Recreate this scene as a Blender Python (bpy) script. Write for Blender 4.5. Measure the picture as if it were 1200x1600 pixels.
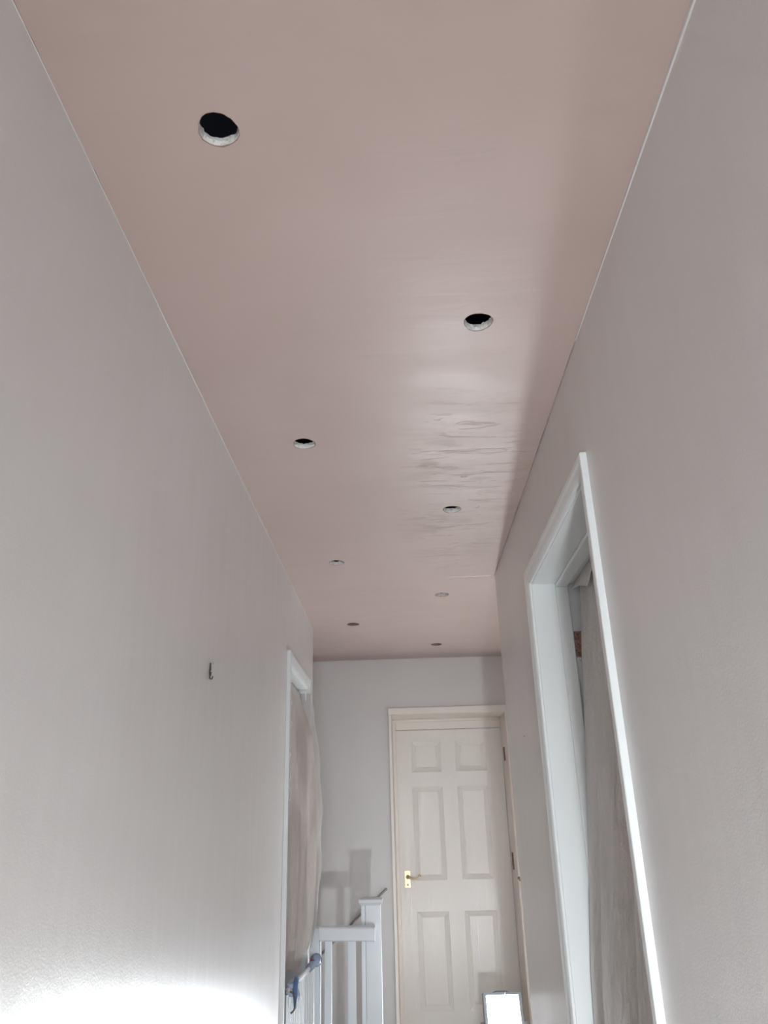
import bpy, bmesh, math, random
from mathutils import Vector, Matrix

for o in list(bpy.data.objects):
    bpy.data.objects.remove(o, do_unlink=True)
scene = bpy.context.scene
C = scene.collection
PI = math.pi
random.seed(7)

# ------------------------------------------------------------------ camera
CAM_P, CAM_W, CAM_R, CAM_F = 0.3904, -0.0180, -0.0274, 1199.0
CAM_Z = 1.3256
cam_d = bpy.data.cameras.new('camera')
cam_d.sensor_fit = 'HORIZONTAL'
cam_d.sensor_width = 36.0
cam_d.lens = CAM_F / 1200.0 * 36.0
cam_d.clip_start = 0.02
cam = bpy.data.objects.new('camera', cam_d)
C.objects.link(cam)
fwd = Vector((math.sin(CAM_W) * math.cos(CAM_P), math.cos(CAM_W) * math.cos(CAM_P), math.sin(CAM_P)))
rt = Vector((math.cos(CAM_W), -math.sin(CAM_W), 0))
up = rt.cross(fwd)
r2 = math.cos(CAM_R) * rt + math.sin(CAM_R) * up
u2 = -math.sin(CAM_R) * rt + math.cos(CAM_R) * up
m = Matrix((r2, u2, -fwd)).transposed().to_4x4()
m.translation = (0, 0, CAM_Z)
cam.matrix_world = m
scene.camera = cam

# ------------------------------------------------------------------ world, exposure
w = bpy.data.worlds.new('world')
scene.world = w
w.use_nodes = True
w.node_tree.nodes['Background'].inputs[0].default_value = (0.75, 0.85, 1.0, 1)
w.node_tree.nodes['Background'].inputs[1].default_value = 0.3
scene.view_settings.view_transform = 'Standard'
scene.view_settings.look = 'None'
scene.view_settings.gamma = 1
scene.view_settings.use_curve_mapping = False
scene.view_settings.exposure = 0.2
# radiance of the two LED work lamps and of the added fill window behind the camera
LAMP_NEAR = 1900.0
LAMP_FAR = 28.0
CHIP_FAR = 3900.0
FILL_WINDOW_L = 18.0
LAMP_COL = (0.89, 0.955, 1.0)

# ------------------------------------------------------------------ helpers
A, B = 0.552, 0.483          # left wall x = -A, right wall x = B
HC = 2.493                   # ceiling height
YB = -2.4                    # back end of the corridor
YL, YR, YE = 4.738, 3.715, 5.741   # left corner, right corner, end wall
XL, XR = -2.3, 1.05          # stairwell side wall, alcove side wall


def mat(name, col, rough=0.5, spec=0.5, metal=0.0, build=None, trans=0.0):
    mm = bpy.data.materials.new(name)
    mm.use_nodes = True
    nt = mm.node_tree
    b = nt.nodes['Principled BSDF']
    b.inputs['Base Color'].default_value = (*col, 1)
    b.inputs['Roughness'].default_value = rough
    b.inputs['Metallic'].default_value = metal
    b.inputs['Specular IOR Level'].default_value = spec
    if build:
        build(nt, b)
    return mm


def coords(nt, scale=(1, 1, 1)):
    tc = nt.nodes.new('ShaderNodeTexCoord')
    mp = nt.nodes.new('ShaderNodeMapping')
    mp.inputs['Scale'].default_value = scale
    nt.links.new(tc.outputs['Object'], mp.inputs['Vector'])
    return mp.outputs[0]


def noise(nt, vec, scale, detail=3, rough=0.5, dist=0.0):
    n = nt.nodes.new('ShaderNodeTexNoise')
    n.inputs['Scale'].default_value = scale
    n.inputs['Detail'].default_value = detail
    n.inputs['Roughness'].default_value = rough
    n.inputs['Distortion'].default_value = dist
    nt.links.new(vec, n.inputs['Vector'])
    return n.outputs[0]


def ramp(nt, fac, stops):
    r = nt.nodes.new('ShaderNodeValToRGB')
    e = r.color_ramp.elements
    while len(e) < len(stops):
        e.new(0.5)
    for k, (p, c) in enumerate(stops):
        e[k].position = p
        e[k].color = (*c, 1) if len(c) == 3 else c
    nt.links.new(fac, r.inputs[0])
    return r.outputs[0]


def math_(nt, op, a, b=None, clamp=False):
    n = nt.nodes.new('ShaderNodeMath')
    n.operation = op
    n.use_clamp = clamp
    for i, v in enumerate((a, b)):
        if v is None:
            continue
        if isinstance(v, (int, float)):
            n.inputs[i].default_value = v
        else:
            nt.links.new(v, n.inputs[i])
    return n.outputs[0]


def bump(nt, b, h, strength, dist, prev=None):
    n = nt.nodes.new('ShaderNodeBump')
    n.inputs['Strength'].default_value = strength
    n.inputs['Distance'].default_value = dist
    nt.links.new(h, n.inputs['Height'])
    if prev is not None:
        nt.links.new(prev, n.inputs['Normal'])
    nt.links.new(n.outputs[0], b.inputs['Normal'])
    return n.outputs[0]


def wall_build(c1, c2, rough_streak=True):
    def f(nt, b):
        v = coords(nt)
        n = noise(nt, v, 1.6, 3)
        col = ramp(nt, n, [(0.35, c1), (0.65, c2)])
        nt.links.new(col, b.inputs['Base Color'])
        fine = noise(nt, v, 260, 3, 0.6)
        broad = noise(nt, coords(nt, (1, 1, 0.25)), 9, 2)
        n1 = bump(nt, b, broad, 0.5, 0.004)
        bump(nt, b, fine, 0.5, 0.0007, n1)
    return f


def plaster_build(nt, b):
    """bare pink skim: trowel streaks run across the corridor and gather in one burnished patch"""
    v = coords(nt)
    big = noise(nt, v, 1.3, 4, 0.55, 0.4)
    base = ramp(nt, big, [(0.3, PINK_A), (0.5, PINK_B), (0.72, PINK_C)])
    tc = nt.nodes.new('ShaderNodeTexCoord')
    sx = nt.nodes.new('ShaderNodeSeparateXYZ')
    nt.links.new(tc.outputs['Object'], sx.inputs[0])
    # distance from the patch centre (0.27, 2.75), ellipse 0.3 x 1.1
    dx = math_(nt, 'DIVIDE', math_(nt, 'SUBTRACT', sx.outputs[0], 0.25), 0.26)
    dy = math_(nt, 'DIVIDE', math_(nt, 'SUBTRACT', sx.outputs[1], 2.75), 0.95)
    d2 = math_(nt, 'ADD', math_(nt, 'MULTIPLY', dx, dx), math_(nt, 'MULTIPLY', dy, dy))
    mask = math_(nt, 'SUBTRACT', 1.15, d2, True)
    st = noise(nt, coords(nt, (3.2, 9.0, 1)), 1.5, 5, 0.62, 0.9)
    streak = ramp(nt, st, [(0.50, (0, 0, 0)), (0.60, (1, 1, 1))])
    sm = math_(nt, 'MULTIPLY', streak, mask)
    mx = nt.nodes.new('ShaderNodeMixRGB')
    nt.links.new(math_(nt, 'MULTIPLY', sm, 0.75), mx.inputs[0])
    nt.links.new(base, mx.inputs[1])
    mx.inputs[2].default_value = (0.40, 0.295, 0.245, 1)
    nt.links.new(mx.outputs[0], b.inputs['Base Color'])
    rr = math_(nt, 'ADD', math_(nt, 'MULTIPLY', noise(nt, coords(nt, (1.5, 4, 1)), 2.0, 4), 0.22), 0.33)
    nt.links.new(rr, b.inputs['Roughness'])
    tro = noise(nt, coords(nt, (1.2, 6, 1)), 3.0, 3, 0.5, 0.5)
    n1 = bump(nt, b, tro, 0.5, 0.004)
    ridge = noise(nt, coords(nt, (4.0, 22, 1)), 1.5, 3, 0.6, 0.7)
    rg = math_(nt, 'MULTIPLY', ramp(nt, ridge, [(0.60, (0, 0, 0)), (0.68, (1, 1, 1))]), mask)
    bump(nt, b, rg, 0.8, 0.003, n1)


PINK_A, PINK_B, PINK_C = (0.49, 0.375, 0.335), (0.515, 0.398, 0.357), (0.54, 0.42, 0.38)
M = {}
M['wall'] = mat('magnolia emulsion', (0.7, 0.68, 0.65), 0.27, 0.35, build=wall_build((0.670, 0.637, 0.618), (0.690, 0.662, 0.645)))
M['plaster'] = mat('pink skim plaster', PINK_B, 0.45, 0.5, build=plaster_build)
M['gloss'] = mat('white gloss paint', (0.74, 0.76, 0.755), 0.28, 0.5,
                 build=lambda nt, b: bump(nt, b, noise(nt, coords(nt, (1, 1, 0.15)), 60, 2), 0.3, 0.0012))
M['cream'] = mat('aged cream gloss paint', (0.86, 0.78, 0.71), 0.3, 0.5,
                 build=lambda nt, b: bump(nt, b, noise(nt, coords(nt, (1, 1, 0.15)), 50, 2), 0.3, 0.001))


def door_build(nt, b):
    v = coords(nt, (1, 1, 0.12))
    wv = nt.nodes.new('ShaderNodeTexWave')
    wv.wave_type = 'BANDS'
    wv.bands_direction = 'X'
    wv.inputs['Scale'].default_value = 28
    wv.inputs['Distortion'].default_value = 9
    wv.inputs['Detail'].default_value = 2
    wv.inputs['Detail Scale'].default_value = 0.6
    nt.links.new(v, wv.inputs['Vector'])
    n1 = bump(nt, b, wv.outputs[0], 0.5, 0.0008)
    bump(nt, b, noise(nt, coords(nt), 14, 2), 0.3, 0.004, n1)


M['door'] = mat('cream grained door paint', (0.86, 0.81, 0.76), 0.24, 0.5, build=door_build)
M['stairwhite'] = mat('cool white satin wood', (0.74, 0.77, 0.80), 0.25, 0.5,
                      build=lambda nt, b: bump(nt, b, noise(nt, coords(nt, (1, 1, 0.1)), 70, 2), 0.3, 0.0008))
M['gate'] = mat('white powder coated steel', (0.76, 0.79, 0.82), 0.22, 0.5,
                build=lambda nt, b: bump(nt, b, noise(nt, coords(nt), 300, 2), 0.2, 0.0003))
M['blue'] = mat('slate blue plastic', (0.10, 0.17, 0.34), 0.35, 0.5,
                build=lambda nt, b: bump(nt, b, noise(nt, coords(nt), 400, 2), 0.2, 0.0003))
M['greyblue'] = mat('grey blue plastic', (0.30, 0.36, 0.50), 0.35, 0.5,
                    build=lambda nt, b: bump(nt, b, noise(nt, coords(nt), 400, 2), 0.2, 0.0003))
M['brass'] = mat('polished brass', (0.55, 0.46, 0.29), 0.36, 0.5, 1.0,
                 build=lambda nt, b: bump(nt, b, noise(nt, coords(nt), 200, 2), 0.2, 0.0003))
M['hinge'] = mat('tarnished copper brown steel', (0.27, 0.15, 0.12), 0.5, 0.4, 0.4,
                 build=lambda nt, b: nt.links.new(ramp(nt, noise(nt, coords(nt), 120, 3),
                 [(0.35, (0.20, 0.11, 0.09)), (0.65, (0.42, 0.26, 0.22))]), b.inputs['Base Color']))
M['dark'] = mat('dark void', (0.07, 0.07, 0.08), 0.9, 0.1,
                build=lambda nt, b: bump(nt, b, noise(nt, coords(nt), 20, 2), 0.3, 0.01))
M['screw'] = mat('dark steel', (0.10, 0.09, 0.09), 0.4, 0.5, 0.8,
                 build=lambda nt, b: bump(nt, b, noise(nt, coords(nt), 300, 2), 0.2, 0.0002))
M['steel'] = mat('bright steel', (0.8, 0.8, 0.8), 0.2, 0.5, 1.0,
                 build=lambda nt, b: bump(nt, b, noise(nt, coords(nt), 300, 2), 0.2, 0.0002))
M['gypsum'] = mat('cut plasterboard edge', (0.6, 0.59, 0.56), 0.85, 0.2,
                  build=lambda nt, b: (nt.links.new(ramp(nt, noise(nt, coords(nt, (1, 1, 2)), 90, 4, 0.65),
                  [(0.3, (0.50, 0.44, 0.38)), (0.45, (0.76, 0.73, 0.70)), (0.7, (0.92, 0.91, 0.89))]), b.inputs['Base Color']),
                  bump(nt, b, noise(nt, coords(nt), 160, 4), 0.8, 0.003)))
M['paper'] = mat('torn paper and plaster crumbs', (0.74, 0.72, 0.69), 0.8, 0.2,
                 build=lambda nt, b: bump(nt, b, noise(nt, coords(nt), 200, 3), 0.6, 0.002))
M['crumb'] = mat('brown crushed plaster edge', (0.30, 0.20, 0.16), 0.85, 0.2,
                 build=lambda nt, b: bump(nt, b, noise(nt, coords(nt), 200, 3), 0.6, 0.002))
M['lamp'] = mat('grey lamp casing', (0.30, 0.33, 0.36), 0.5, 0.4,
                build=lambda nt, b: bump(nt, b, noise(nt, coords(nt), 250, 2), 0.3, 0.0004))
M['floor'] = mat('hardboard dust covered floor', (0.42, 0.38, 0.34), 0.7, 0.3,
                 build=lambda nt, b: nt.links.new(ramp(nt, noise(nt, coords(nt), 5, 5),
                 [(0.35, (0.36, 0.31, 0.27)), (0.7, (0.52, 0.48, 0.44))]), b.inputs['Base Color']))
M['tread'] = mat('stair carpet', (0.34, 0.30, 0.27), 0.95, 0.1,
                 build=lambda nt, b: bump(nt, b, noise(nt, coords(nt), 300, 3), 0.8, 0.003))


def emit(name, col, s):
    mm = bpy.data.materials.new(name)
    mm.use_nodes = True
    nt = mm.node_tree
    nt.nodes.remove(nt.nodes['Principled BSDF'])
    e = nt.nodes.new('ShaderNodeEmission')
    e.inputs[0].default_value = (*col, 1)
    e.inputs[1].default_value = s
    nt.links.new(e.outputs[0], nt.nodes['Material Output'].inputs[0])
    return mm


M['led_near'] = emit('near led panel', LAMP_COL, LAMP_NEAR)
M['led_far'] = emit('far led panel', LAMP_COL, LAMP_FAR)
M['led_chip'] = emit('far led chip', LAMP_COL, CHIP_FAR)


def sheet_mat(name, c1, c2, clear, fold=None):
    mm = bpy.data.materials.new(name)
    mm.use_nodes = True
    nt = mm.node_tree
    b = nt.nodes['Principled BSDF']
    v = coords(nt, (1, 1, 0.3))
    nt.links.new(ramp(nt, noise(nt, v, 9, 4), [(0.35, c1), (0.65, c2)]), b.inputs['Base Color'])
    b.inputs['Roughness'].default_value = 0.3
    bump(nt, b, noise(nt, coords(nt, (1, 1, 0.45)), 55, 5, 0.65, 1.6), 1.0, 0.010)
    tl = nt.nodes.new('ShaderNodeBsdfTranslucent')
    tl.inputs[0].default_value = (*c2, 1)
    tr = nt.nodes.new('ShaderNodeBsdfTransparent')
    m1 = nt.nodes.new('ShaderNodeMixShader')
    m2 = nt.nodes.new('ShaderNodeMixShader')
    m1.inputs[0].default_value = 0.15
    m2.inputs[0].default_value = clear
    out = nt.nodes['Material Output']
    nt.links.new(b.outputs[0], m1.inputs[1])
    nt.links.new(tl.outputs[0], m1.inputs[2])
    nt.links.new(m1.outputs[0], m2.inputs[1])
    nt.links.new(tr.outputs[0], m2.inputs[2])
    nt.links.new(m2.outputs[0], out.inputs[0])
    return mm


M['sheet_r'] = sheet_mat('dusty polythene', (0.74, 0.68, 0.64), (0.86, 0.81, 0.77), 0.03)
M['sheet_l'] = sheet_mat('clear polythene', (0.66, 0.58, 0.54), (0.80, 0.73, 0.69), 0.08)
M['sheet_thin'] = sheet_mat('single layer polythene', (0.66, 0.62, 0.60), (0.74, 0.70, 0.69), 0.35)


def add_box(bm, x0, x1, y0, y1, z0, z1):
    vs = [bm.verts.new(p) for p in [(x0, y0, z0), (x1, y0, z0), (x1, y1, z0), (x0, y1, z0),
                                    (x0, y0, z1), (x1, y0, z1), (x1, y1, z1), (x0, y1, z1)]]
    for f in [(0, 3, 2, 1), (4, 5, 6, 7), (0, 1, 5, 4), (1, 2, 6, 5), (2, 3, 7, 6), (3, 0, 4, 7)]:
        bm.faces.new([vs[i] for i in f])
    return vs


def add_tube(bm, pts, rad, n=10, cap=True, closed=False):
    pts = [Vector(p) for p in pts]
    rads = rad if isinstance(rad, (list, tuple)) else [rad] * len(pts)
    rings = []
    ref = None
    for i, p in enumerate(pts):
        if closed:
            t = (pts[(i + 1) % len(pts)] - pts[i - 1]).normalized()
        else:
            t = (pts[min(i + 1, len(pts) - 1)] - pts[max(i - 1, 0)]).normalized()
        if ref is None:
            ref = Vector((0, 0, 1)) if abs(t.z) < 0.9 else Vector((1, 0, 0))
        s = t.cross(ref).normalized()
        u = s.cross(t).normalized()
        ref = u
        rings.append([bm.verts.new(p + rads[i] * (math.cos(2 * PI * k / n) * s + math.sin(2 * PI * k / n) * u)) for k in range(n)])
    rng = range(len(rings)) if closed else range(len(rings) - 1)
    for i in rng:
        a, b = rings[i], rings[(i + 1) % len(rings)]
        for k in range(n):
            bm.faces.new((a[k], a[(k + 1) % n], b[(k + 1) % n], b[k]))
    if cap and not closed:
        bm.faces.new(rings[0])
        bm.faces.new(rings[-1])


def add_prism(bm, prof, p0, p1, ax_u, ax_v):
    """sweep a 2-D profile (list of (u, v)) straight from p0 to p1"""
    p0, p1, ax_u, ax_v = map(Vector, (p0, p1, ax_u, ax_v))
    a = [bm.verts.new(p0 + u * ax_u + v * ax_v) for u, v in prof]
    b = [bm.verts.new(p1 + u * ax_u + v * ax_v) for u, v in prof]
    n = len(prof)
    for k in range(n):
        bm.faces.new((a[k], a[(k + 1) % n], b[(k + 1) % n], b[k]))
    bm.faces.new(a)
    bm.faces.new(b)


def obj(name, bm, m_, parent=None, bevel=0.0, smooth=False, seg=2, loc=None):
    bmesh.ops.recalc_face_normals(bm, faces=bm.faces)
    me = bpy.data.meshes.new(name)
    bm.to_mesh(me)
    bm.free()
    me.materials.append(m_)
    o = bpy.data.objects.new(name, me)
    C.objects.link(o)
    if parent is not None:
        o.parent = parent
        o.matrix_parent_inverse = parent.matrix_world.inverted() if parent.type != 'EMPTY' else Matrix.Translation(-parent.location)
    if bevel:
        md = o.modifiers.new('bevel', 'BEVEL')
        md.width = bevel
        md.segments = seg
        md.limit_method = 'ANGLE'
        md.angle_limit = 0.6
    if smooth or bevel:
        for p in me.polygons:
            p.use_smooth = True
        if bevel or smooth == 'auto':
            md2 = o.modifiers.new('wn', 'WEIGHTED_NORMAL')
            if not bevel:
                me.set_sharp_from_angle(angle=0.6)
            else:
                me.set_sharp_from_angle(angle=1.0)
    return o


def thing(name, label, cat, loc=(0, 0, 0), group=None):
    o = bpy.data.objects.new(name, None)
    C.objects.link(o)
    o.location = loc
    o.empty_display_size = 0.05
    if label:
        o['label'] = label
    if cat:
        o['category'] = cat
    if group:
        o['group'] = group
    return o


def tag(o, label, cat=None, group=None):
    o['label'] = label
    if cat:
        o['category'] = cat
    if group:
        o['group'] = group
    return o


def struct(o, label=None, cat=None):
    o['kind'] = 'structure'
    if label:
        o['label'] = label
    if cat:
        o['category'] = cat
    return o


def boxes(name, lst, m_, parent=None, bevel=0.0):
    bm = bmesh.new()
    for b in lst:
        add_box(bm, *b)
    return obj(name, bm, m_, parent, bevel)


# ------------------------------------------------------------------ setting
WT = 0.12
# openings: left door Y 3.745..4.43 z 2.065 ; right door Y 1.815..2.70 z 2.13 ; end door X -0.09..0.735 z 2.085
LD0, LD1, LDZ = 3.745, 4.43, 2.065
RD0, RD1, RDZ = 1.812, 2.70, 2.13
ED0, ED1, EDZ = -0.092, 0.730, 2.085

TOP = HC + 0.003
LT, ET = 0.0205, 0.0125
o = boxes('wall_left', [(-A - WT, -A, YB, LD0 - LT, 0, TOP), (-A - WT, -A, LD0 - LT, LD1 + LT, LDZ + LT, TOP), (-A - WT, -A, LD1 + LT, YL, 0, TOP)], M['wall'])
struct(o, 'pale magnolia painted long wall on the left of the landing', 'wall')
o = boxes('wall_right', [(B, B + WT, YB, RD0 - LT, 0, TOP), (B, B + WT, RD0 - LT, RD1 + LT, RDZ + LT, TOP), (B, B + WT, RD1 + LT, YR, 0, TOP)], M['wall'])
struct(o, 'pale magnolia painted long wall on the right with an open doorway', 'wall')
o = boxes('wall_end', [(XL - WT, ED0 - ET, YE, YE + 0.34, -2.4, TOP), (ED1 + ET, XR, YE, YE + 0.34, 0, TOP), (ED0 - ET, ED1 + ET, YE, YE + 0.34, EDZ + ET, TOP),
                       (ED0, ED1, YE, YE + 0.34, -0.25, 0)], M['wall'])
struct(o, 'pale end wall holding the closed cream panel door', 'wall')
o = boxes('wall_back', [(-A - WT, -A + 0.12, YB - 0.1, YB, 0, TOP), (B - 0.1, B + WT, YB - 0.1, YB, 0, TOP),
                        (-A + 0.12, B - 0.1, YB - 0.1, YB, 0, 1.0), (-A + 0.12, B - 0.1, YB - 0.1, YB, 2.1, TOP)], M['wall'])
struct(o, 'short wall with an added fill window at the near end of the landing', 'wall')
o = boxes('wall_stairwell', [(XL - WT, XL, YL - 0.1, YE, -2.4, TOP), (XL, -A - WT, YL - 0.1, YL, 0, TOP),
                             (XL, -A, YL - 0.1, YL, -2.4, 0)], M['wall'])
struct(o, 'pale walls around the stairwell behind the left corner', 'wall')
o = boxes('wall_alcove', [(XR, XR + WT, YR - 0.1, YE + 0.1, 0, TOP), (B + WT, XR, YR - 0.1, YR, 0, TOP)], M['wall'])
struct(o, 'pale walls of the alcove behind the right corner', 'wall')
# rooms behind the two sheeted doorways
o = boxes('wall_left_room', [(-2.5, -2.4, 2.4, YL - 0.1, 0, TOP), (-2.4, -A - WT, 2.3, 2.4, 0, TOP)], M['wall'])
struct(o, 'unlit walls of the room behind the left doorway', 'wall')
o = boxes('wall_right_room', [(2.4, 2.5, 0.8, YR - 0.1, 0, TOP), (B + WT, 2.4, 0.7, 0.8, 0, TOP), (XR + WT, 2.5, YR - 0.1, YR, 0, TOP)], M['wall'])
struct(o, 'unlit walls of the room behind the right doorway', 'wall')
o = boxes('floor', [(-2.5, 2.5, YB - 0.1, 4.62, -0.2, 0), (-0.2, XR + WT, 4.62, YE, -0.2, 0)], M['floor'])
struct(o, 'dusty floor of the landing', 'floor')
o = boxes('floor_lower', [(XL - WT, -0.2, YL - 0.1, YE, -2.5, -2.4)], M['floor'])
struct(o, 'lower floor at the foot of the stairs', 'floor')
o = boxes('wall_under_landing', [(-0.24, -0.2, YL, YE, -2.4, -0.001)], M['wall'])
struct(o, 'wall under the landing edge inside the stairwell', 'wall')
o = boxes('ceiling_rooms', [(-2.5, -A - WT - 0.002, 2.3, YL - 0.1, HC + 0.004, HC + 0.05), (B + WT + 0.002, 2.5, 0.7, YR - 0.1, HC + 0.004, HC + 0.05)], M['wall'])
struct(o, 'ceilings of the side rooms', 'ceiling')

# ceiling of the corridor with eight round cut-outs and a slightly ragged skim edge
HOLES = [(-0.297, 1.006, 'ragged round hole nearest the camera, at the left'),
         (0.220, 1.606, 'ragged round hole in the right row nearest the camera'),
         (-0.295, 2.227, 'second hole of the left row, with a torn paper rim'),
         (0.220, 2.834, 'second hole of the right row beside the trowel marks'),
         (-0.293, 3.447, 'third hole of the left row, small and foreshortened'),
         (0.230, 4.049, 'third hole of the right row, beyond the plaster joint'),
         (-0.294, 4.640, 'farthest hole of the left row near the left corner'),
         (0.243, 5.282, 'farthest hole of the right row above the cream door')]
HR = 0.0355
rng = random.Random(3)


def edge_pts(x0, y0, x1, y1, jit, step=0.03):
    L = math.hypot(x1 - x0, y1 - y0)
    n = max(1, int(L / step))
    nx, ny = -(y1 - y0) / L, (x1 - x0) / L
    out = []
    for i in range(n):
        t = i / n
        j = jit * rng.random() ** 2 if i else 0
        out.append((x0 + (x1 - x0) * t + nx * j, y0 + (y1 - y0) * t + ny * j))
    return out


g = 0.0007
loop = []
J = 0.0012
crn = [(-A + g, YB), (B - g, YB), (B - g, YR + g), (XR - g, YR + g), (XR - g, YE - g), (XL + g, YE - g), (XL + g, YL + g), (-A + g, YL + g)]
# counter clockwise, so the inward normal is on the left
for i in range(len(crn)):
    a_, b_ = crn[i], crn[(i + 1) % len(crn)]
    loop += edge_pts(*a_, *b_, J)
bm = bmesh.new()
edges = []


def add_loop(pts, z):
    vs = [bm.verts.new((x, y, z)) for x, y in pts]
    return vs, [bm.edges.new((vs[i], vs[(i + 1) % len(vs)])) for i in range(len(vs))]


vo, eo = add_loop(loop, HC)
edges += eo
hole_pts = []
for hx, hy, _ in HOLES:
    pts = []
    for k in range(36):
        t = 2 * PI * k / 36
        r = HR * (1 + 0.035 * math.sin(3 * t + hx * 40) + rng.uniform(-0.02, 0.02))
        pts.append((hx + r * math.cos(t), hy + r * math.sin(t)))
    hole_pts.append(pts)
    edges += add_loop(pts, HC)[1]
bmesh.ops.triangle_fill(bm, use_beauty=True, use_dissolve=False, edges=edges)
for f in bm.faces:
    f.normal_update()
    if f.normal.z > 0:
        f.normal_flip()
# short upstand round the outer edge so that the skim has thickness
ret = [e for e in bm.edges if len(e.link_faces) == 1]
ext = bmesh.ops.extrude_edge_only(bm, edges=ret)
for v in [e for e in ext['geom'] if isinstance(e, bmesh.types.BMVert)]:
    v.co.z += 0.003
ceiling = obj('ceiling', bm, M['plaster'])
struct(ceiling, 'bare pink skimmed plaster ceiling pierced by two rows of round holes', 'ceiling')

T = 0.019
for i, ((hx, hy, lab), pts) in enumerate(zip(HOLES, hole_pts)):
    bm = bmesh.new()
    lo = [bm.verts.new((x, y, HC + 0.0006)) for x, y in pts]
    mid = [bm.verts.new((hx + (x - hx) * rng.uniform(0.965, 1.0), hy + (y - hy) * rng.uniform(0.965, 1.0), HC + 0.004 + rng.uniform(0, 0.002))) for x, y in pts]
    hi = [bm.verts.new((hx + (x - hx) * rng.uniform(0.90, 0.985), hy + (y - hy) * rng.uniform(0.90, 0.985), HC + T + rng.uniform(-0.003, 0.001))) for x, y in pts]
    out = [bm.verts.new((hx + (x - hx) * 1.5, hy + (y - hy) * 1.5, HC + T + 0.001)) for x, y in pts]
    n = len(pts)
    for a_, b_ in ((lo, mid), (mid, hi), (hi, out)):
        for k in range(n):
            bm.faces.new((a_[k], a_[(k + 1) % n], b_[(k + 1) % n], b_[k]))
    rim = obj('cutout_rim', bm, M['gypsum'] if i < 6 else M['crumb'], ceiling, smooth=False)
    rim['label'] = lab
    # crushed brown lip just below the edge
    bm = bmesh.new()
    ringa, ringb = [], []
    for k, (x, y) in enumerate(pts):
        t = math.atan2(y - hy, x - hx)
        far_ = i >= 5
        wdt = max(0.0004, 0.0022 * (0.4 + 0.6 * math.sin(t + i)) * rng.uniform(0.4, 1.4)) if math.sin(t) > -0.4 else 0.0005
        if far_:
            wdt = rng.uniform(0.0022, 0.0042)
        s1 = 1 + wdt / HR
        ringa.append(bm.verts.new((x, y, HC - 0.0002)))
        ringb.append((bm.verts.new((hx + (x - hx) * s1, hy + (y - hy) * s1, HC - 0.0008)),
                      bm.verts.new((hx + (x - hx) * (s1 + 0.01), hy + (y - hy) * (s1 + 0.01), HC + 0.0002))))
    for k in range(n):
        k2 = (k + 1) % n
        bm.faces.new((ringa[k], ringa[k2], ringb[k2][0], ringb[k][0]))
        bm.faces.new((ringb[k][0], ringb[k2][0], ringb[k2][1], ringb[k][1]))
    obj('broken_lip', bm, M['crumb'], rim)
    # torn paper flags standing in the rim on the far side
    bm = bmesh.new()
    nf = [3, 5, 6, 8, 6, 2, 0, 0][i]
    if not nf:
        bm.free()
        continue
    for q_ in range(nf):
        t = PI / 2 + rng.uniform(-1.1, 1.1) + (0.0 if i % 2 else 0.1)
        rr = HR * 0.985
        cx, cy = hx + rr * math.cos(t), hy + rr * math.sin(t)
        tx, ty = -math.sin(t), math.cos(t)
        wd, ht = rng.uniform(0.004, 0.009), rng.uniform(0.006, 0.015 if i > 1 else 0.009)
        inx, iny = -math.cos(t) * rng.uniform(0.001, 0.006), -math.sin(t) * rng.uniform(0.001, 0.006)
        a_ = [bm.verts.new((cx - tx * wd, cy - ty * wd, HC + 0.0005)), bm.verts.new((cx + tx * wd, cy + ty * wd, HC + 0.001)),
              bm.verts.new((cx + tx * wd * 0.6 + inx, cy + ty * wd * 0.6 + iny, HC + ht)), bm.verts.new((cx - tx * wd * 0.4 + inx, cy - ty * wd * 0.4 + iny, HC + ht * 0.8))]
        b_ = [bm.verts.new(v.co + Vector((math.cos(t), math.sin(t), 0)) * 0.0012) for v in a_]
        bm.faces.new(a_)
        bm.faces.new(b_)
        for k in range(4):
            bm.faces.new((a_[k], a_[(k + 1) % 4], b_[(k + 1) % 4], b_[k]))
    obj('torn_paper', bm, M['paper'], rim)

# closed dark void above the ceiling
bm = bmesh.new()
add_box(bm, -2.7, 2.7, YB - 0.2, YE + 0.2, HC + 0.05, HC + 0.6)
for f in list(bm.faces):
    f.normal_update()
    if f.normal.z < -0.5:
        bm.faces.remove(f)
bmv = bm
# plasterboard backing strip with the holes left open
VOID = obj('ceiling_void', bmv, M['dark'])
struct(VOID, 'unlit roof void seen through the round holes', 'ceiling')
o = boxes('trim_1', [(-A - 0.14, -A - 0.001, YB - 0.2, YL - 0.1, HC + 0.003, HC + 0.05), (B + 0.001, B + 0.14, YB - 0.2, YR, HC + 0.003, HC + 0.05),
                     (-2.6, 2.6, YE + 0.001, YE + 0.14, HC + 0.003, HC + 0.05), (-A - 0.1, B + 0.1, YB - 0.2, YB, HC + 0.003, HC + 0.05),
                     (XL - 0.2, XL, 2.2, YE + 0.1, HC + 0.051, HC + 0.06), (2.5, 2.6, 0.6, YE + 0.1, HC + 0.003, HC + 0.06)], M['dark'])
struct(o, 'timber plates above the wall heads', 'trim')

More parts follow.
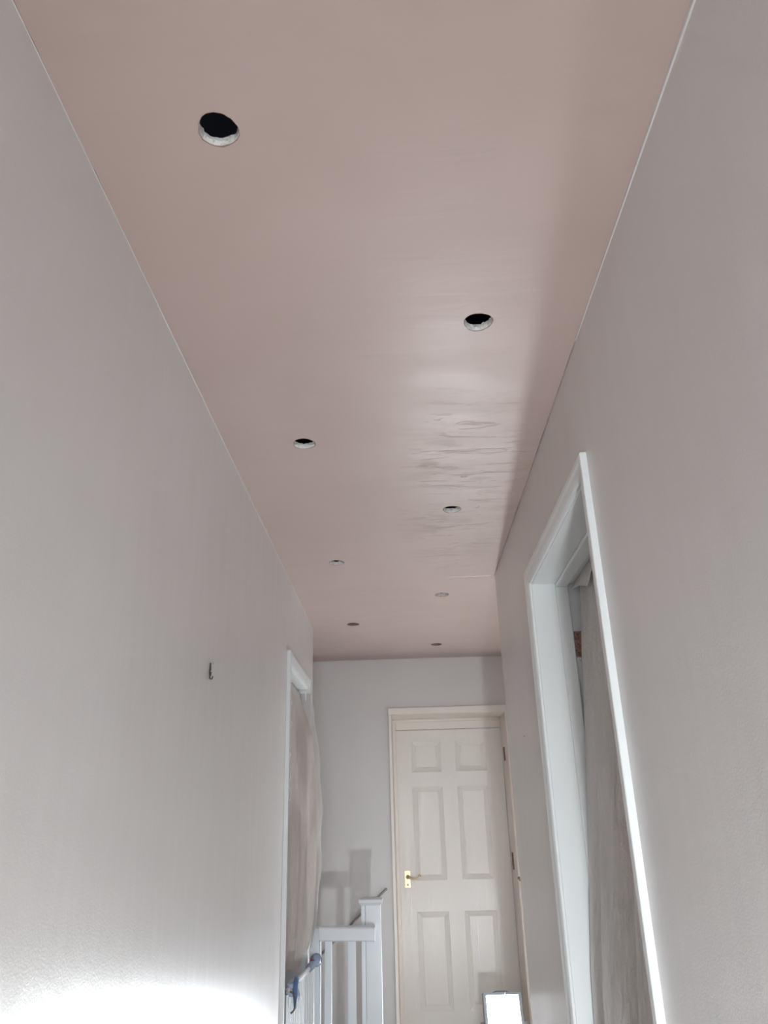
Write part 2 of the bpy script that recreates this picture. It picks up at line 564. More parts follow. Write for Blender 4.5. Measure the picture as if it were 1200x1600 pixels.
# raised taping ridge where the old ceiling board meets the new, at the right corner
bm = bmesh.new()
pts = []
x = 0.24
while x < B - 0.002:
    pts.append((x, 3.742 - 0.02 * (x - 0.24) / 0.24 + rng.uniform(-0.004, 0.004)))
    x += 0.02
pts.append((B - 0.003, 3.719))
prev = None
for k, (x, y) in enumerate(pts):
    h = 0.006 * min(1, k / 5) * rng.uniform(0.6, 1.1)
    cur = [bm.verts.new((x, y - 0.009, HC - 0.0001)), bm.verts.new((x, y - 0.004, HC - h * 0.9)), bm.verts.new((x, y, HC - h * 0.6)), bm.verts.new((x, y + 0.003, HC + 0.0002))]
    if prev:
        for q_ in range(3):
            bm.faces.new((prev[q_], cur[q_], cur[q_ + 1], prev[q_ + 1]))
    prev = cur
o = obj('plaster_joint', bm, M['plaster'], ceiling, smooth=True)

# plaster bead along the head of the right wall: the ceiling edge stands a little clear of it
bm = bmesh.new()
n = 40
prev = None
for k in range(n + 1):
    y = YB + (1.70 - YB) * k / n
    t = max(0.0, min(1.0, (1.72 - y) / 1.0))
    h = 0.002 + 0.009 * t + rng.uniform(-0.0008, 0.0008)
    d = 0.0015 + 0.002 * t
    cur = [bm.verts.new((B - d, y, HC - 0.0003)), bm.verts.new((B - d, y, HC - h)), bm.verts.new((B + 0.0005, y, HC - h - 0.0015))]
    if prev:
        for q_ in range(2):
            bm.faces.new((prev[q_], cur[q_], cur[q_ + 1], prev[q_ + 1]))
    prev = cur
o = obj('trim_2', bm, M['wall'])
struct(o, 'thin filler bead where right wall meets pink ceiling', 'trim')
bm = bmesh.new()
prev = None
for k in range(121):
    y = YB + (YL - YB) * k / 120
    h = 0.0022 + rng.uniform(-0.0010, 0.0012)
    cur = [bm.verts.new((-A + 0.0011, y, HC - 0.0004)), bm.verts.new((-A + 0.0012, y, HC - h)), bm.verts.new((-A - 0.0005, y, HC - h - 0.001))]
    if prev:
        for q_ in range(2):
            bm.faces.new((prev[q_], cur[q_], cur[q_ + 1], prev[q_ + 1]))
    prev = cur
o = obj('trim_3', bm, M['wall'])
struct(o, 'thin ragged paint line where left wall meets pink ceiling', 'trim')

# baseboards (below the frame)
for nm, b in (('baseboard_left', [(-A, -A + 0.016, YB, LD0 - 0.07, 0, 0.12)]), ('baseboard_right', [(B - 0.016, B, YB, RD0 - 0.07, 0, 0.12), (B - 0.016, B, RD1 + 0.07, YR, 0, 0.12)]),
              ('baseboard_end', [(-0.17, ED0 - 0.065, YE - 0.016, YE, 0, 0.12), (ED1 + 0.065, XR, YE - 0.016, YE, 0, 0.12)])):
    struct(boxes(nm, b, M['gloss'], bevel=0.003), 'white skirting board', 'baseboard')

# invented window behind the camera, added as fill light
fill_win = boxes('fill_window_1', [(-0.44, -0.39, YB - 0.09, YB - 0.02, 1.0, 2.1), (0.34, 0.39, YB - 0.09, YB - 0.02, 1.0, 2.1),
                         (-0.39, 0.34, YB - 0.09, YB - 0.02, 1.0, 1.05), (-0.39, 0.34, YB - 0.09, YB - 0.02, 2.05, 2.1),
                         (-0.04, -0.01, YB - 0.08, YB - 0.03, 1.05, 2.05)], M['gloss'])
struct(fill_win, 'white framed window added behind the camera for fill light', 'window')
bm = bmesh.new()
add_box(bm, -0.39, 0.34, YB - 0.062, YB - 0.056, 1.05, 2.05)
pane = obj('pane', bm, emit('glow of added fill window', (0.85, 0.93, 1.0), FILL_WINDOW_L), fill_win)

# ------------------------------------------------------------------ architraves and linings
ARCH = [(0, 0), (0.055, 0), (0.055, 0.0150), (0.053, 0.0168), (0.040, 0.017), (0.030, 0.0145), (0.018, 0.0135), (0.008, 0.0115), (0.0, 0.008)]


def architrave(parent, axis, plane, nrm, y0, y1, z, m_, w_=0.055, d=0.0175, rev=0.006, flip=False, z_near_extra=0.0):
    """three mitred lengths round an opening. axis 'y' opening runs along Y on plane x=plane; 'x' runs along X on plane y=plane"""
    prof = [(u / 0.055 * w_, v / 0.017 * d) for u, v in ARCH]
    a0, a1, zt = y0 - rev, y1 + rev, z + rev

    def P(a, d_, zz):
        return Vector((plane + nrm * d_, a, zz)) if axis == 'y' else Vector((a, plane + nrm * d_, zz))
    res = []
    for side in ('near', 'far', 'head'):
        bm = bmesh.new()
        if side == 'near':
            A0 = [bm.verts.new(P(a0 - u, v, 0.0)) for u, v in prof]
            A1 = [bm.verts.new(P(a0 - u, v, zt + u + z_near_extra)) for u, v in prof]
        elif side == 'far':
            A0 = [bm.verts.new(P(a1 + u, v, 0.0)) for u, v in prof]
            A1 = [bm.verts.new(P(a1 + u, v, zt + u)) for u, v in prof]
        else:
            A0 = [bm.verts.new(P(a0 - u + 0.0004, v, zt + u)) for u, v in prof]
            A1 = [bm.verts.new(P(a1 + u - 0.0004, v, zt + u)) for u, v in prof]
        n = len(prof)
        for k in range(n):
            bm.faces.new((A0[k], A0[(k + 1) % n], A1[(k + 1) % n], A1[k]))
        bm.faces.new(A0)
        bm.faces.new(A1)
        res.append(obj('architrave', bm, m_, parent))
    return res


# end door ---------------------------------------------------------------
d1 = thing('door_1', 'closed cream six-panel door at the end of the landing', 'door', (ED0 / 2 + ED1 / 2, YE, 0))
d1['kind'] = 'structure'
# thin plain architrave
bm = bmesh.new()
fw = 0.022
hd = 0.048
add_box(bm, ED0 - fw, ED1 + fw, YE - 0.02, YE - 0.0005, EDZ, EDZ + hd)
obj('architrave', bm, M['cream'], d1, bevel=0.004)
bm = bmesh.new()
add_box(bm, ED0 - fw, ED0, YE - 0.02, YE - 0.0005, 0.0, EDZ - 0.0005)
obj('architrave', bm, M['cream'], d1, bevel=0.003)
bm = bmesh.new()
add_box(bm, ED1, ED1 + fw + 0.01, YE - 0.02, YE - 0.0005, 0.0, EDZ - 0.0005)
obj('architrave', bm, M['cream'], d1, bevel=0.003)
LY = 6.03      # face of the leaf
LS = 6.03 / 5.90


def lz(z):
    return CAM_Z + (z - CAM_Z) * LS

lx0, lx1, lz1 = -0.067, 0.7285, lz(1.990)
boxes('lining', [(ED0 - 0.012, ED0, YE, LY + 0.06, 0, EDZ), (ED1, ED1 + 0.012, YE, LY + 0.06, 0, EDZ), (ED0 - 0.012, ED1 + 0.012, YE, LY + 0.06, EDZ - 0.0, EDZ + 0.012)], M['cream'], d1)
boxes('door_stop', [(ED0, lx0 + 0.002, LY - 0.014, LY + 0.03, 0, EDZ), 
                    (ED0, ED1, LY - 0.022, LY + 0.03, 2.063, EDZ), (lx0 + 0.003, ED1, LY - 0.012, LY + 0.03, lz1 + 0.003, 2.064)], M['cream'], d1, bevel=0.003)
# leaf: front sheet with six raised-and-fielded panels
cols = [(0.046, 0.269), (0.378, 0.602)]
rows = [(lz(1.694), lz(1.910)), (lz(0.982), lz(1.593)), (lz(0.205), lz(0.787))]
xs = sorted({lx0, lx1, *[v for c in cols for v in c]})
zs = sorted({0.006, lz1, *[v for r in rows for v in r]})
bm = bmesh.new()
grid = {}
for x in xs:
    for z in zs:
        grid[(x, z)] = bm.verts.new((x, LY, z))
for i in range(len(xs) - 1):
    for j in range(len(zs) - 1):
        if (xs[i], xs[i + 1]) in cols and (zs[j], zs[j + 1]) in rows:
            continue
        bm.faces.new((grid[(xs[i], zs[j])], grid[(xs[i + 1], zs[j])], grid[(xs[i + 1], zs[j + 1])], grid[(xs[i], zs[j + 1])]))
# edges and back
e = [bm.verts.new((x, LY + 0.035, z)) for x, z in ((lx0, 0.006), (lx1, 0.006), (lx1, lz1), (lx0, lz1))]
bm.faces.new(e)
for s_ in range(4):
    pass
leaf = obj('door_leaf', bm, M['door'], d1)
for c in cols:
    for r in rows:
        bm = bmesh.new()
        steps = [(0, 0), (0.0015, 0.0025), (0.034, 0.0135), (0.036, 0.0105), (0.041, 0.0105)]
        rings = []
        for ins, dep in steps:
            rings.append([bm.verts.new((x, LY + dep, z)) for x, z in ((c[0] + ins, r[0] + ins), (c[1] - ins, r[0] + ins), (c[1] - ins, r[1] - ins), (c[0] + ins, r[1] - ins))])
        for k in range(len(rings) - 1):
            for q_ in range(4):
                bm.faces.new((rings[k][q_], rings[k][(q_ + 1) % 4], rings[k + 1][(q_ + 1) % 4], rings[k + 1][q_]))
        bm.faces.new(rings[-1])
        obj('panel', bm, M['door'], leaf)
# handle
bm = bmesh.new()
add_box(bm, -0.034, 0.010, LY - 0.005, LY - 0.0003, 0.928, 1.041)
plate = obj('handle_plate', bm, M['brass'], leaf, bevel=0.002)
plate['label'] = 'brass rectangular handle plate'
# (lever and hinges belong to the door itself, so that nesting stays three deep)
bm = bmesh.new()
add_tube(bm, [(-0.010, LY - 0.005, 0.9990), (-0.010, LY - 0.012, 0.9990), (-0.010, LY - 0.018, 0.9990)], [0.014, 0.013, 0.008], 16)
add_tube(bm, [(-0.010, LY - 0.016, 0.9990), (-0.010, LY - 0.040, 0.9990), (-0.006, LY - 0.047, 0.9979), (0.010, LY - 0.048, 0.9928), (0.030, LY - 0.048, 0.9867),
              (0.048, LY - 0.048, 0.9887), (0.062, LY - 0.048, 0.9990), (0.072, LY - 0.047, 1.0102), (0.079, LY - 0.045, 1.0092), (0.079, LY - 0.043, 1.0020)],
         [0.007, 0.007, 0.0068, 0.0065, 0.006, 0.0055, 0.005, 0.0055, 0.005, 0.003], 12)
o = obj('lever', bm, M['brass'], d1, smooth=True)
o['label'] = 'scrolled brass lever'
bm = bmesh.new()
add_tube(bm, [(-0.012, LY - 0.0045, 0.9489), (-0.012, LY - 0.0075, 0.9489)], 0.006, 12)
o = obj('keyhole_boss', bm, M['steel'], d1, smooth=True)
for hz, hl in ((1.805, 0.095), (1.090, 0.110)):
    bm = bmesh.new()
    add_box(bm, ED1 - 0.0022, ED1 - 0.0002, 5.872, 5.902, hz - hl / 2, hz + hl / 2)
    add_tube(bm, [(ED1 - 0.004, 5.906, hz - hl / 2), (ED1 - 0.004, 5.906, hz + hl / 2)], 0.004, 10)
    o = obj('hinge', bm, M['hinge'], d1)
    o['label'] = 'narrow brown hinge on right jamb'
bm = bmesh.new()
add_tube(bm, [(ED1 + 0.006, YE - 0.0195, 0.992), (ED1 + 0.006, YE - 0.024, 0.992)], [0.010, 0.007], 9)
add_tube(bm, [(ED1 + 0.011, YE - 0.0195, 0.978), (ED1 + 0.011, YE - 0.026, 0.976)], [0.006, 0.003], 7)
o = obj('catch', bm, M['hinge'], d1)
o['label'] = 'small chipped brown catch'

# right doorway -----------------------------------------------------------
d2 = thing('door_2', 'open doorway in the right wall with white lining and architrave', 'doorway', (B, (RD0 + RD1) / 2, 0))
d2['kind'] = 'structure'
architrave(d2, 'y', B, -1, RD0, RD1, RDZ, M['gloss'])
XD = B + 0.175
boxes('lining', [(B - 0.001, XD, RD1 - 0.0, RD1 + 0.02, 0, RDZ + 0.02), (B - 0.001, XD, RD0 - 0.02, RD0, 0, RDZ + 0.02), (B - 0.001, XD, RD0, RD1, RDZ, RDZ + 0.02)], M['gloss'], d2, bevel=0.002)
boxes('door_stop', [(B + 0.082, B + 0.126, RD1 - 0.013, RD1 - 0.0002, 0, RDZ - 0.013), (B + 0.082, B + 0.126, RD0 + 0.0002, RD0 + 0.013, 0, RDZ - 0.013),
                    (B + 0.082, B + 0.126, RD0 + 0.0002, RD1 - 0.0002, RDZ - 0.013, RDZ - 0.0002)], M['gloss'], d2, bevel=0.003)
bm = bmesh.new()
hx0, hx1, hz0, hz1 = 0.6125, 0.634, 1.862, 1.953
add_box(bm, hx0, hx1, RD1 - 0.0045, RD1 - 0.0005, hz0, hz1)
add_tube(bm, [(hx1 + 0.004, RD1 - 0.006, hz0), (hx1 + 0.004, RD1 - 0.006, hz1)], 0.005, 10)
hg = obj('hinge', bm, M['hinge'], d2, bevel=0.0006)
hg['label'] = 'bare brown hinge leaf with dark screws'
for k, dz in enumerate((0.014, 0.045, 0.077)):
    bm = bmesh.new()
    add_tube(bm, [(hx0 + 0.008 + 0.002 * k, RD1 - 0.0043, hz0 + dz), (hx0 + 0.008 + 0.002 * k, RD1 - 0.0056, hz0 + dz)], 0.0026, 10)
    obj('screw', bm, M['screw'], hg)
bm = bmesh.new()
add_tube(bm, [(hx1 - 0.006, RD1 - 0.003, hz0 - 0.002), (hx1 - 0.006, RD1 - 0.006, hz0 - 0.010), (hx1 - 0.010, RD1 - 0.006, hz0 - 0.014), (hx1 - 0.014, RD1 - 0.004, hz0 - 0.010)], 0.0016, 8)
obj('pin_end', bm, M['steel'], hg)

# left doorway ------------------------------------------------------------
d3 = thing('door_3', 'doorway in the left wall with white architrave, sheeted over', 'doorway', (-A, (LD0 + LD1) / 2, 0))
d3['kind'] = 'structure'
architrave(d3, 'y', -A, 1, LD0, LD1, LDZ, M['gloss'], w_=0.062, d=0.018, z_near_extra=0.0)
boxes('lining', [(-A - 0.125, -A + 0.001, LD1, LD1 + 0.02, 0, LDZ + 0.02), (-A - 0.125, -A + 0.001, LD0 - 0.02, LD0, 0, LDZ + 0.02), (-A - 0.125, -A + 0.001, LD0, LD1, LDZ, LDZ + 0.02)], M['gloss'], d3, bevel=0.002)

# sloping moulding on the end wall above the stairs
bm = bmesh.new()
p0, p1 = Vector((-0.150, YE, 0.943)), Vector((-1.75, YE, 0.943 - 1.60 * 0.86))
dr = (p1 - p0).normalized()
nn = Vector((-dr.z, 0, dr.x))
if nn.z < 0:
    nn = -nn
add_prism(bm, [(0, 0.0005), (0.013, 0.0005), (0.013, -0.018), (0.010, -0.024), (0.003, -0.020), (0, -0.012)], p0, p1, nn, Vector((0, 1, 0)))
o = obj('trim_4', bm, mat('grey brown painted shadow line', (0.33, 0.28, 0.26), 0.6, build=lambda nt, b: bump(nt, b, noise(nt, coords(nt), 80, 3), 0.4, 0.001)))  # dark colour stands in for the strip's shadow line
struct(o, 'narrow moulding sloping down the end wall beside the stairs, shadow line painted in its dark colour', 'trim')

# stairs (below the frame)
st = thing('staircase', 'carpeted flight going down to the left behind the balustrade', 'stairs', (-0.2, 5.2, 0))
for k in range(9):
    x1 = -0.245 - 0.225 * k
    boxes('step', [(x1 - 0.25, x1, YL + 0.006, YE - 0.004, -0.19 * (k + 1) - 0.19, -0.19 * (k + 1))], M['tread'], st, bevel=0.008)

# ------------------------------------------------------------------ balustrade
bal = thing('balustrade', 'white wooden balustrade with square newel post in front of the end wall', 'balustrade', (-0.33, 4.6, 0))
NY = 4.6
bm = bmesh.new()
add_box(bm, -0.2415, -0.160, NY, NY + 0.085, -0.15, 0.945)
obj('newel_post', bm, M['stairwhite'], bal, bevel=0.003)
bm = bmesh.new()
add_box(bm, -0.2655, -0.2420, NY + 0.006, NY + 0.082, -0.15, 0.945)
obj('newel_batten', bm, M['stairwhite'], bal, bevel=0.003)
bm = bmesh.new()
prof = [(0.0, 0.943), (0.004, 0.950), (0.010, 0.956), (0.012, 0.968), (0.008, 0.974), (-0.012, 0.979)]
rings = []
for off, z in prof:
    rings.append([bm.verts.new(p) for p in ((-0.2655 - off, NY - off, z), (-0.160 + off, NY - off, z), (-0.160 + off, NY + 0.085 + off, z), (-0.2655 - off, NY + 0.085 + off, z))])
for a_, b_ in zip(rings[:-1], rings[1:]):
    for k in range(4):
        bm.faces.new((a_[k], a_[(k + 1) % 4], b_[(k + 1) % 4], b_[k]))
bm.faces.new(rings[0])
bm.faces.new(rings[-1])
obj('newel_cap', bm, M['stairwhite'], bal, bevel=0.0015)
bm = bmesh.new()
RY = NY - 0.098
add_prism(bm, [(0.006, 0), (0, -0.006), (0, -0.060), (0.008, -0.066), (0.088, -0.066), (0.096, -0.060), (0.096, -0.006), (0.090, 0)],
          (-0.480, RY, 0.856), (-0.188, RY, 0.849), (0, 1, 0), (0, 0, 1))
obj('handrail', bm, M['stairwhite'], bal, bevel=0.002)
bm = bmesh.new()
add_box(bm, -0.531, -0.478, NY - 0.070, NY + 0.030, 0.0, 0.848)
obj('half_newel', bm, M['stairwhite'], bal, bevel=0.003)
for x0_, x1_ in ((-0.454, -0.417), (-0.334, -0.291)):
    bm = bmesh.new()
    add_box(bm, x0_, x1_, NY - 0.050, NY - 0.014, 0.06, 0.786)
    obj('baluster', bm, M['stairwhite'], bal, bevel=0.003)
bm = bmesh.new()
add_box(bm, -0.477, -0.190, NY - 0.060, NY - 0.002, 0.0, 0.065)
obj('base_rail', bm, M['stairwhite'], bal, bevel=0.003)

# ------------------------------------------------------------------ safety gate across the left doorway
gate = thing('safety_gate', 'white barred stair gate with blue latch at the left doorway', 'gate', (-0.52, 4.17, 0))
gy0, gy1 = 3.755, 4.518
gx0, gx1 = -0.535, -0.500


def gx(y):
    return gx0 + (gx1 - gx0) * (y - gy0) / (gy1 - gy0)


GZ = 0.693
bm = bmesh.new()
add_tube(bm, [(gx(gy0), gy0, GZ), (gx(gy1 - 0.03), gy1 - 0.03, GZ + 0.003)], 0.0105, 14)
obj('top_rail', bm, M['gate'], gate, smooth='auto')
bm = bmesh.new()
add_tube(bm, [(gx(gy0), gy0, 0.07), (gx(gy1 - 0.03), gy1 - 0.03, 0.07)], 0.010, 12)
obj('bottom_rail', bm, M['gate'], gate, smooth='auto')
for k in range(14):
    y = gy0 + 0.02 + k * (gy1 - gy0 - 0.07) / 13
    bm = bmesh.new()
    add_tube(bm, [(gx(y), y, 0.07), (gx(y), y, GZ)], 0.0062, 10)
    obj('bar', bm, M['gate'], gate, smooth='auto')
# far pressure cup and spindle
bm = bmesh.new()
add_tube(bm, [(gx(gy1 - 0.2), gy1 - 0.20, GZ + 0.002), (gx(gy1 - 0.10), gy1 - 0.10, GZ + 0.004), (gx(gy1 - 0.04), gy1 - 0.04, GZ + 0.004)], [0.016, 0.019, 0.014], 14)
obj('clamp_collar', bm, M['greyblue'], gate, smooth='auto')
bm = bmesh.new()
add_tube(bm, [(gx1 + 0.006, gy1 - 0.034, GZ + 0.012), (gx1 + 0.006, gy1 - 0.018, GZ + 0.012), (gx1 + 0.006, gy1 + 0.004, GZ + 0.012)], [0.012, 0.026, 0.031], 18)
o = obj('pressure_cup', bm, M['greyblue'], gate, smooth='auto')
o['label'] = 'grey blue round pressure cup'
bm = bmesh.new()
add_tube(bm, [(gx1 - 0.006, gy1 - 0.095, GZ + 0.022), (gx1 - 0.006, gy1 - 0.082, GZ + 0.022)], 0.008, 10)
o = obj('release_button', bm, mat('dark red plastic', (0.30, 0.05, 0.06), 0.4, build=lambda nt, b: bump(nt, b, noise(nt, coords(nt), 300, 2), 0.2, 0.0003)), gate, smooth='auto')
o['label'] = 'tiny dark red button'
# latch housing near the camera end
lx, ly = gx(3.83), 3.84
bm = bmesh.new()
add_box(bm, lx - 0.016, lx + 0.018, ly - 0.02, ly + 0.10, GZ - 0.030, GZ + 0.022)
obj('latch_housing', bm, M['greyblue'], gate, bevel=0.009, seg=3)
bm = bmesh.new()
pts = [(lx + 0.020, ly + 0.085, GZ + 0.012), (lx + 0.022, ly + 0.05, GZ + 0.030), (lx + 0.024, ly + 0.01, GZ + 0.026), (lx + 0.026, ly - 0.02, GZ + 0.006), (lx + 0.028, ly - 0.03, GZ - 0.025), (lx + 0.028, ly - 0.03, GZ - 0.068)]
add_tube(bm, pts, [0.009, 0.011, 0.011, 0.010, 0.011, 0.006], 12)
o = obj('lever', bm, M['blue'], gate, smooth='auto')
o['label'] = 'curved dark blue latch lever'
bm = bmesh.new()
pts = []
for k in range(11):
    t = math.radians(95 - k * 17)
    pts.append((lx + 0.005 + 0.030 * math.cos(t), ly - 0.065, GZ - 0.040 + 0.040 * math.sin(t)))
add_tube(bm, pts, 0.0035, 8)
obj('wire_loop', bm, M['screw'], gate, smooth='auto')
bm = bmesh.new()
add_tube(bm, [(lx + 0.014, ly + 0.085, GZ - 0.01), (lx + 0.024, ly + 0.088, GZ - 0.04), (lx + 0.020, ly + 0.080, GZ - 0.075)], [0.008, 0.010, 0.005], 10)
obj('latch_tongue', bm, M['greyblue'], gate, smooth='auto')

# ------------------------------------------------------------------ plastic sheets


def interp(tab, z):
    tab = sorted(tab)
    if z <= tab[0][0]:
        return tab[0][1]
    for (z0, x0), (z1, x1) in zip(tab[:-1], tab[1:]):
        if z <= z1:
            t = (z - z0) / (z1 - z0)
            return x0 + (x1 - x0) * t
    return tab[-1][1]


def grid_sheet(name, fn, nu, nv, m_, parent=None, thick=0.0004):
    bm = bmesh.new()
    vs = [[bm.verts.new(fn(u / nu, v / nv)) for v in range(nv + 1)] for u in range(nu + 1)]
    for u in range(nu):
        for v in range(nv):
            bm.faces.new((vs[u][v], vs[u + 1][v], vs[u + 1][v + 1], vs[u][v + 1]))
    o = obj(name, bm, m_, parent, smooth=True)
    return o


shr = thing('dust_sheet', 'grey polythene dust sheet hanging in the right-hand doorway', 'dust sheet', (0.62, 2.25, 1.1))
shr_x = [(0.02, 0.50), (0.5, 0.515), (0.776, 0.530), (0.898, 0.536), (1.228, 0.570), (1.585, 0.603), (1.859, 0.625), (2.009, 0.640), (2.12, 0.650)]


def f_r(u, v):
    z = 0.03 + (2.125 - 0.03) * v
    y = 1.83 + (2.683 - 1.83) * u
    x = interp(shr_x, z)
    amp = 0.008 + 0.022 * (1 - v)
    x += amp * (math.sin(u * 15 + 0.8 * math.sin(z * 1.3)) * 0.7 + 0.4 * math.sin(u * 29 + z * 0.6)) * min(1, (1 - u) * 9 + 0.05)
    y += 0.01 * math.sin(z * 5) * (1 - u)
    if u > 0.9:      # pull clear of the jamb up by the head, where it hangs free
        y -= 0.012 * max(0, v - 0.3) * (u - 0.9) * 10
    # near part follows the doorway at the wall face
    x = x * 1.0
    if x < B + 0.012:
        x = B + 0.012
    return (x, y, z)


grid_sheet('sheet_body', f_r, 90, 60, M['sheet_r'], shr)


def f_hem(u, v):
    # swagged top edge taped to the head lining
    y = 2.675 - u * 0.55
    zb = interp([(2.12, 2.06), (2.30, 2.095), (2.36, 2.108), (2.42, 2.088), (2.452, 2.046), (2.50, 2.062), (2.56, 2.082), (2.62, 2.098), (2.675, 2.104)], y)
    z = RDZ - 0.001 + (zb - RDZ) * v
    x = 0.632 + 0.010 * math.sin(u * 15) * v - 0.012 * v
    return (x, y - 0.02 * math.sin(v * 2.5), z)


grid_sheet('swagged_hem', f_hem, 50, 10, M['sheet_r'], shr)
bm = bmesh.new()
pts = [f_hem(k / 50, 1.0) for k in range(51)]
add_tube(bm, pts, 0.0022, 6)
o = obj('hem_edge', bm, M['paper'], shr, smooth=True)
o['label'] = 'pale folded edge of sheet'

shl = thing('dust_sheet', 'clear crinkled polythene sheet over the left doorway, above the stair gate', 'dust sheet', (-0.56, 4.1, 1.4))
shl_x = [(0.70, -0.520), (0.912, -0.486), (1.094, -0.473), (1.378, -0.466), (1.644, -0.478), (1.96, -0.517), (2.06, -0.545)]


def f_l(u, v):
    # v: bottom 0 .. top 1 ; u: near .. far
    ragged = 0.012 * math.sin(u * 13) + 0.005 * math.sin(u * 47)
    z0 = 0.70 + ragged + 0.10 * max(0, u - 0.93) * 10
    z = z0 + (2.045 - z0) * v
    y = LD0 + 0.012 + (LD1 - 0.015 - LD0) * u
    x = -A - 0.035 - 0.03 * (1 - v)
    k = max(0.0, (u - 0.45) / 0.55)
    xf = interp(shl_x, z) - 0.012
    x = x + (xf - x) * k ** 2 * min(1, (1 - v) * 6)
    x += (0.014 * math.sin(u * 17 + 2 * math.sin(z * 2)) + 0.006 * math.sin(u * 41 + z * 3)) * min(1, (1 - v) * 5)
    return (x, y, z)


grid_sheet('sheet_body', f_l, 90, 70, M['sheet_l'], shl)


def f_l2(u, v):
    # thin flap that wraps out over the far architrave
    z = 0.72 + (2.05 - 0.72) * v
    xf = interp(shl_x, z)
    fade = min(1, (1 - v) * 6)
    a = f_l(1.0, v)
    y = a[1] + (4.50 - a[1]) * u
    x = a[0] + (xf - a[0]) * u + 0.004 * math.sin(z * 21 + u * 3) * u
    x = max(x, -A + 0.0195 + 0.001 if y > LD1 else x)
    z = a[2] + (z - a[2]) * 0.2
    return (x, y, z)


o = grid_sheet('loose_flap', f_l2, 12, 70, M['sheet_thin'], shl)
o['label'] = 'thin translucent flap over the far architrave'
bm = bmesh.new()
add_tube(bm, [f_l2(1.0, k / 60) for k in range(61)], 0.0016, 6)
obj('sheet_edge', bm, M['paper'], shl, smooth=True)
# crumpled ridge lines running down the sheet
bm = bmesh.new()
for s_ in range(3):
    u0 = 0.18 + 0.13 * s_
    pts = []
    for k in range(40):
        v = 0.96 - k * (0.6 - 0.1 * s_) / 40
        u_ = u0 + 0.02 * math.sin(k * 0.9 + s_ * 2) + 0.015 * math.sin(k * 2.3)
        p = Vector(f_l(u_, v))
        pts.append(p + Vector((0.007 + 0.003 * math.sin(k * 1.7), 0, 0)))
    add_tube(bm, pts, [0.0015 + 0.0045 * abs(math.sin(k * 0.8 + s_)) ** 4 - 0.0008 for k in range(40)], 6)
obj('crumpled_crease', bm, M['gloss'], shl, smooth=True)

# ------------------------------------------------------------------ small things on the walls
hk = thing('picture_hook', 'tiny metal picture hook nailed to the left wall', 'hook', (-A, 2.19, 1.752))
bm = bmesh.new()
X = -A + 0.0008
for pts in ([(X + 0.002, 2.190, 1.776), (X + 0.001, 2.189, 1.752), (X + 0.003, 2.187, 1.731)],
            [(X + 0.001, 2.196, 1.768), (X + 0.001, 2.196, 1.756)], [(X + 0.001, 2.202, 1.752), (X + 0.001, 2.200, 1.742)],
            [(X + 0.003, 2.187, 1.731), (X + 0.009, 2.187, 1.730), (X + 0.011, 2.187, 1.738)]):
    add_tube(bm, pts, 0.0022, 8)
obj('hook_plate', bm, M['screw'], hk)
bm = bmesh.new()
add_tube(bm, [(X, 2.190, 1.772), (X + 0.009, 2.190, 1.776), (X + 0.010, 2.190, 1.7765)], [0.0014, 0.0014, 0.0045], 10)
o = obj('nail', bm, M['steel'], hk)
o['label'] = 'shiny round nail head'
bm = bmesh.new()
add_tube(bm, [(B + 0.001, 3.207, 1.652), (B - 0.004, 3.207, 1.653), (B - 0.0045, 3.207, 1.653)], [0.0014, 0.0014, 0.003], 10)
tag(obj('nail', bm, M['screw']), 'small dark nail in the right wall left of the doorway', 'nail')

# ------------------------------------------------------------------ work lamps


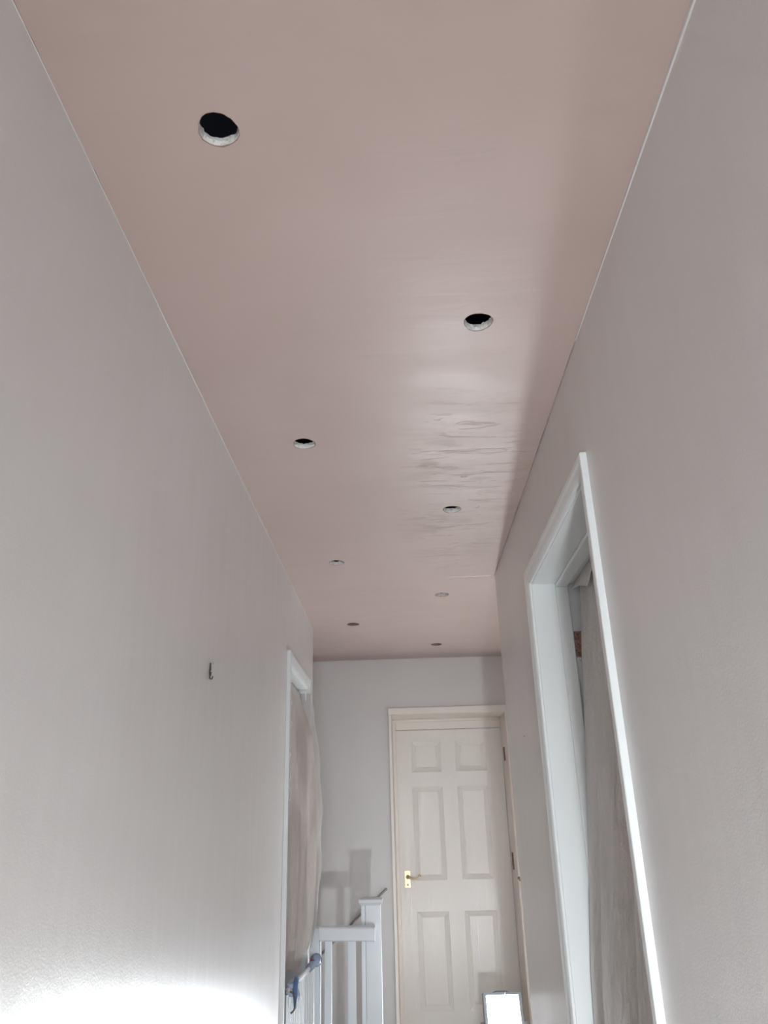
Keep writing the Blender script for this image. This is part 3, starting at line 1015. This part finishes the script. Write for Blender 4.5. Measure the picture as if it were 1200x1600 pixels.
def work_lamp(name, label, loc, yaw, tilt, led, w_=0.19, h_=0.24, frame=0.018, chip=None):
    """flat LED flood lamp in a tubular stand; the panel looks along local +Y turned by yaw, leaned back by tilt"""
    t = thing(name, label, 'lamp', loc)
    rot = Matrix.Rotation(yaw, 4, 'Z')
    lean = Matrix.Rotation(tilt, 4, 'X')
    zc = 0.055 + h_ / 2
    mp = Matrix.Translation(Vector(loc)) @ rot @ Matrix.Translation((0, 0, zc)) @ lean

    def put(bm, nm, m_, mtx=mp, **k):
        bmesh.ops.transform(bm, matrix=mtx, verts=bm.verts)
        return obj(nm, bm, m_, t, **k)
    bm = bmesh.new()
    x, z = w_ / 2, h_ / 2
    dpt = 0.022
    LIP = 0.050 if chip else 0.006
    add_box(bm, -x, x, -dpt, -0.004, -z, z)
    add_box(bm, -x, -x + frame, -0.004, LIP, -z, z)
    add_box(bm, x - frame, x, -0.004, LIP, -z, z)
    add_box(bm, -x + frame, x - frame, -0.004, LIP, z - frame * 0.75, z)
    add_box(bm, -x + frame, x - frame, -0.004, LIP, -z, -z + frame)
    put(bm, 'casing', M['lamp'])
    bm = bmesh.new()
    add_box(bm, -x + frame + 0.001, x - frame - 0.001, -0.0035, -0.001, -z + frame + 0.001, z - frame * 0.75 - 0.001)
    lens = put(bm, 'led_panel', led)
    if chip:
        bm = bmesh.new()
        add_box(bm, chip[0] - 0.022, chip[0] + 0.022, -0.001, 0.0006, chip[1] - 0.028, chip[1] + 0.028)
        bmesh.ops.transform(bm, matrix=mp, verts=bm.verts)
        c_ = obj('led_chip', bm, M['led_chip'], t)
        c_['label'] = 'brightest patch of the lamp face'
    bm = bmesh.new()
    add_tube(bm, [(-0.052, 0.0, z - 0.002), (-0.034, 0.0, z + 0.006), (0.034, 0.0, z + 0.006), (0.052, 0.0, z - 0.002)], 0.0085, 10)
    put(bm, 'carry_handle', M['lamp'], smooth='auto')
    bm = bmesh.new()
    add_tube(bm, [(-0.018, LIP - 0.002, z - 0.003), (-0.018, LIP + 0.006, z - 0.003)], 0.0045, 12)
    put(bm, 'knob', M['steel'], smooth='auto')
    m0 = Matrix.Translation(Vector(loc)) @ rot
    bm = bmesh.new()
    xx = x + 0.012
    add_tube(bm, [(-xx, 0, zc), (-xx, 0, 0.03), (-xx, 0.05, 0.009), (-xx, 0.10, 0.009), (xx, 0.10, 0.009), (xx, 0.05, 0.009), (xx, 0, 0.03), (xx, 0, zc)], 0.007, 10)
    add_tube(bm, [(-xx, 0.05, 0.008), (-xx, -0.10, 0.008), (xx, -0.10, 0.008), (xx, 0.05, 0.008)], 0.007, 10)
    put(bm, 'stand', M['lamp'], m0, smooth='auto')
    for s_ in (-1, 1):
        bm = bmesh.new()
        add_tube(bm, [(s_ * (x - 0.002), 0, zc), (s_ * (xx + 0.012), 0, zc)], 0.010, 12)
        put(bm, 'pivot', M['lamp'], m0, smooth='auto')
    return t


# far lamp stands before the end door and looks back up the landing
work_lamp('work_lamp', 'glowing square LED work lamp in front of the cream end door', (0.543, 5.50, 0.0), PI + 0.03, math.radians(16), M['led_far'], 0.234, 0.312, chip=(-0.035, -0.062))
# near lamp stands on the floor below the camera and throws the newel's shadow
work_lamp('work_lamp', 'small LED work lamp on the floor beneath the camera', (0.285, 0.10, 0.0), -0.32, math.radians(6), M['led_near'], 0.11, 0.10, 0.012)
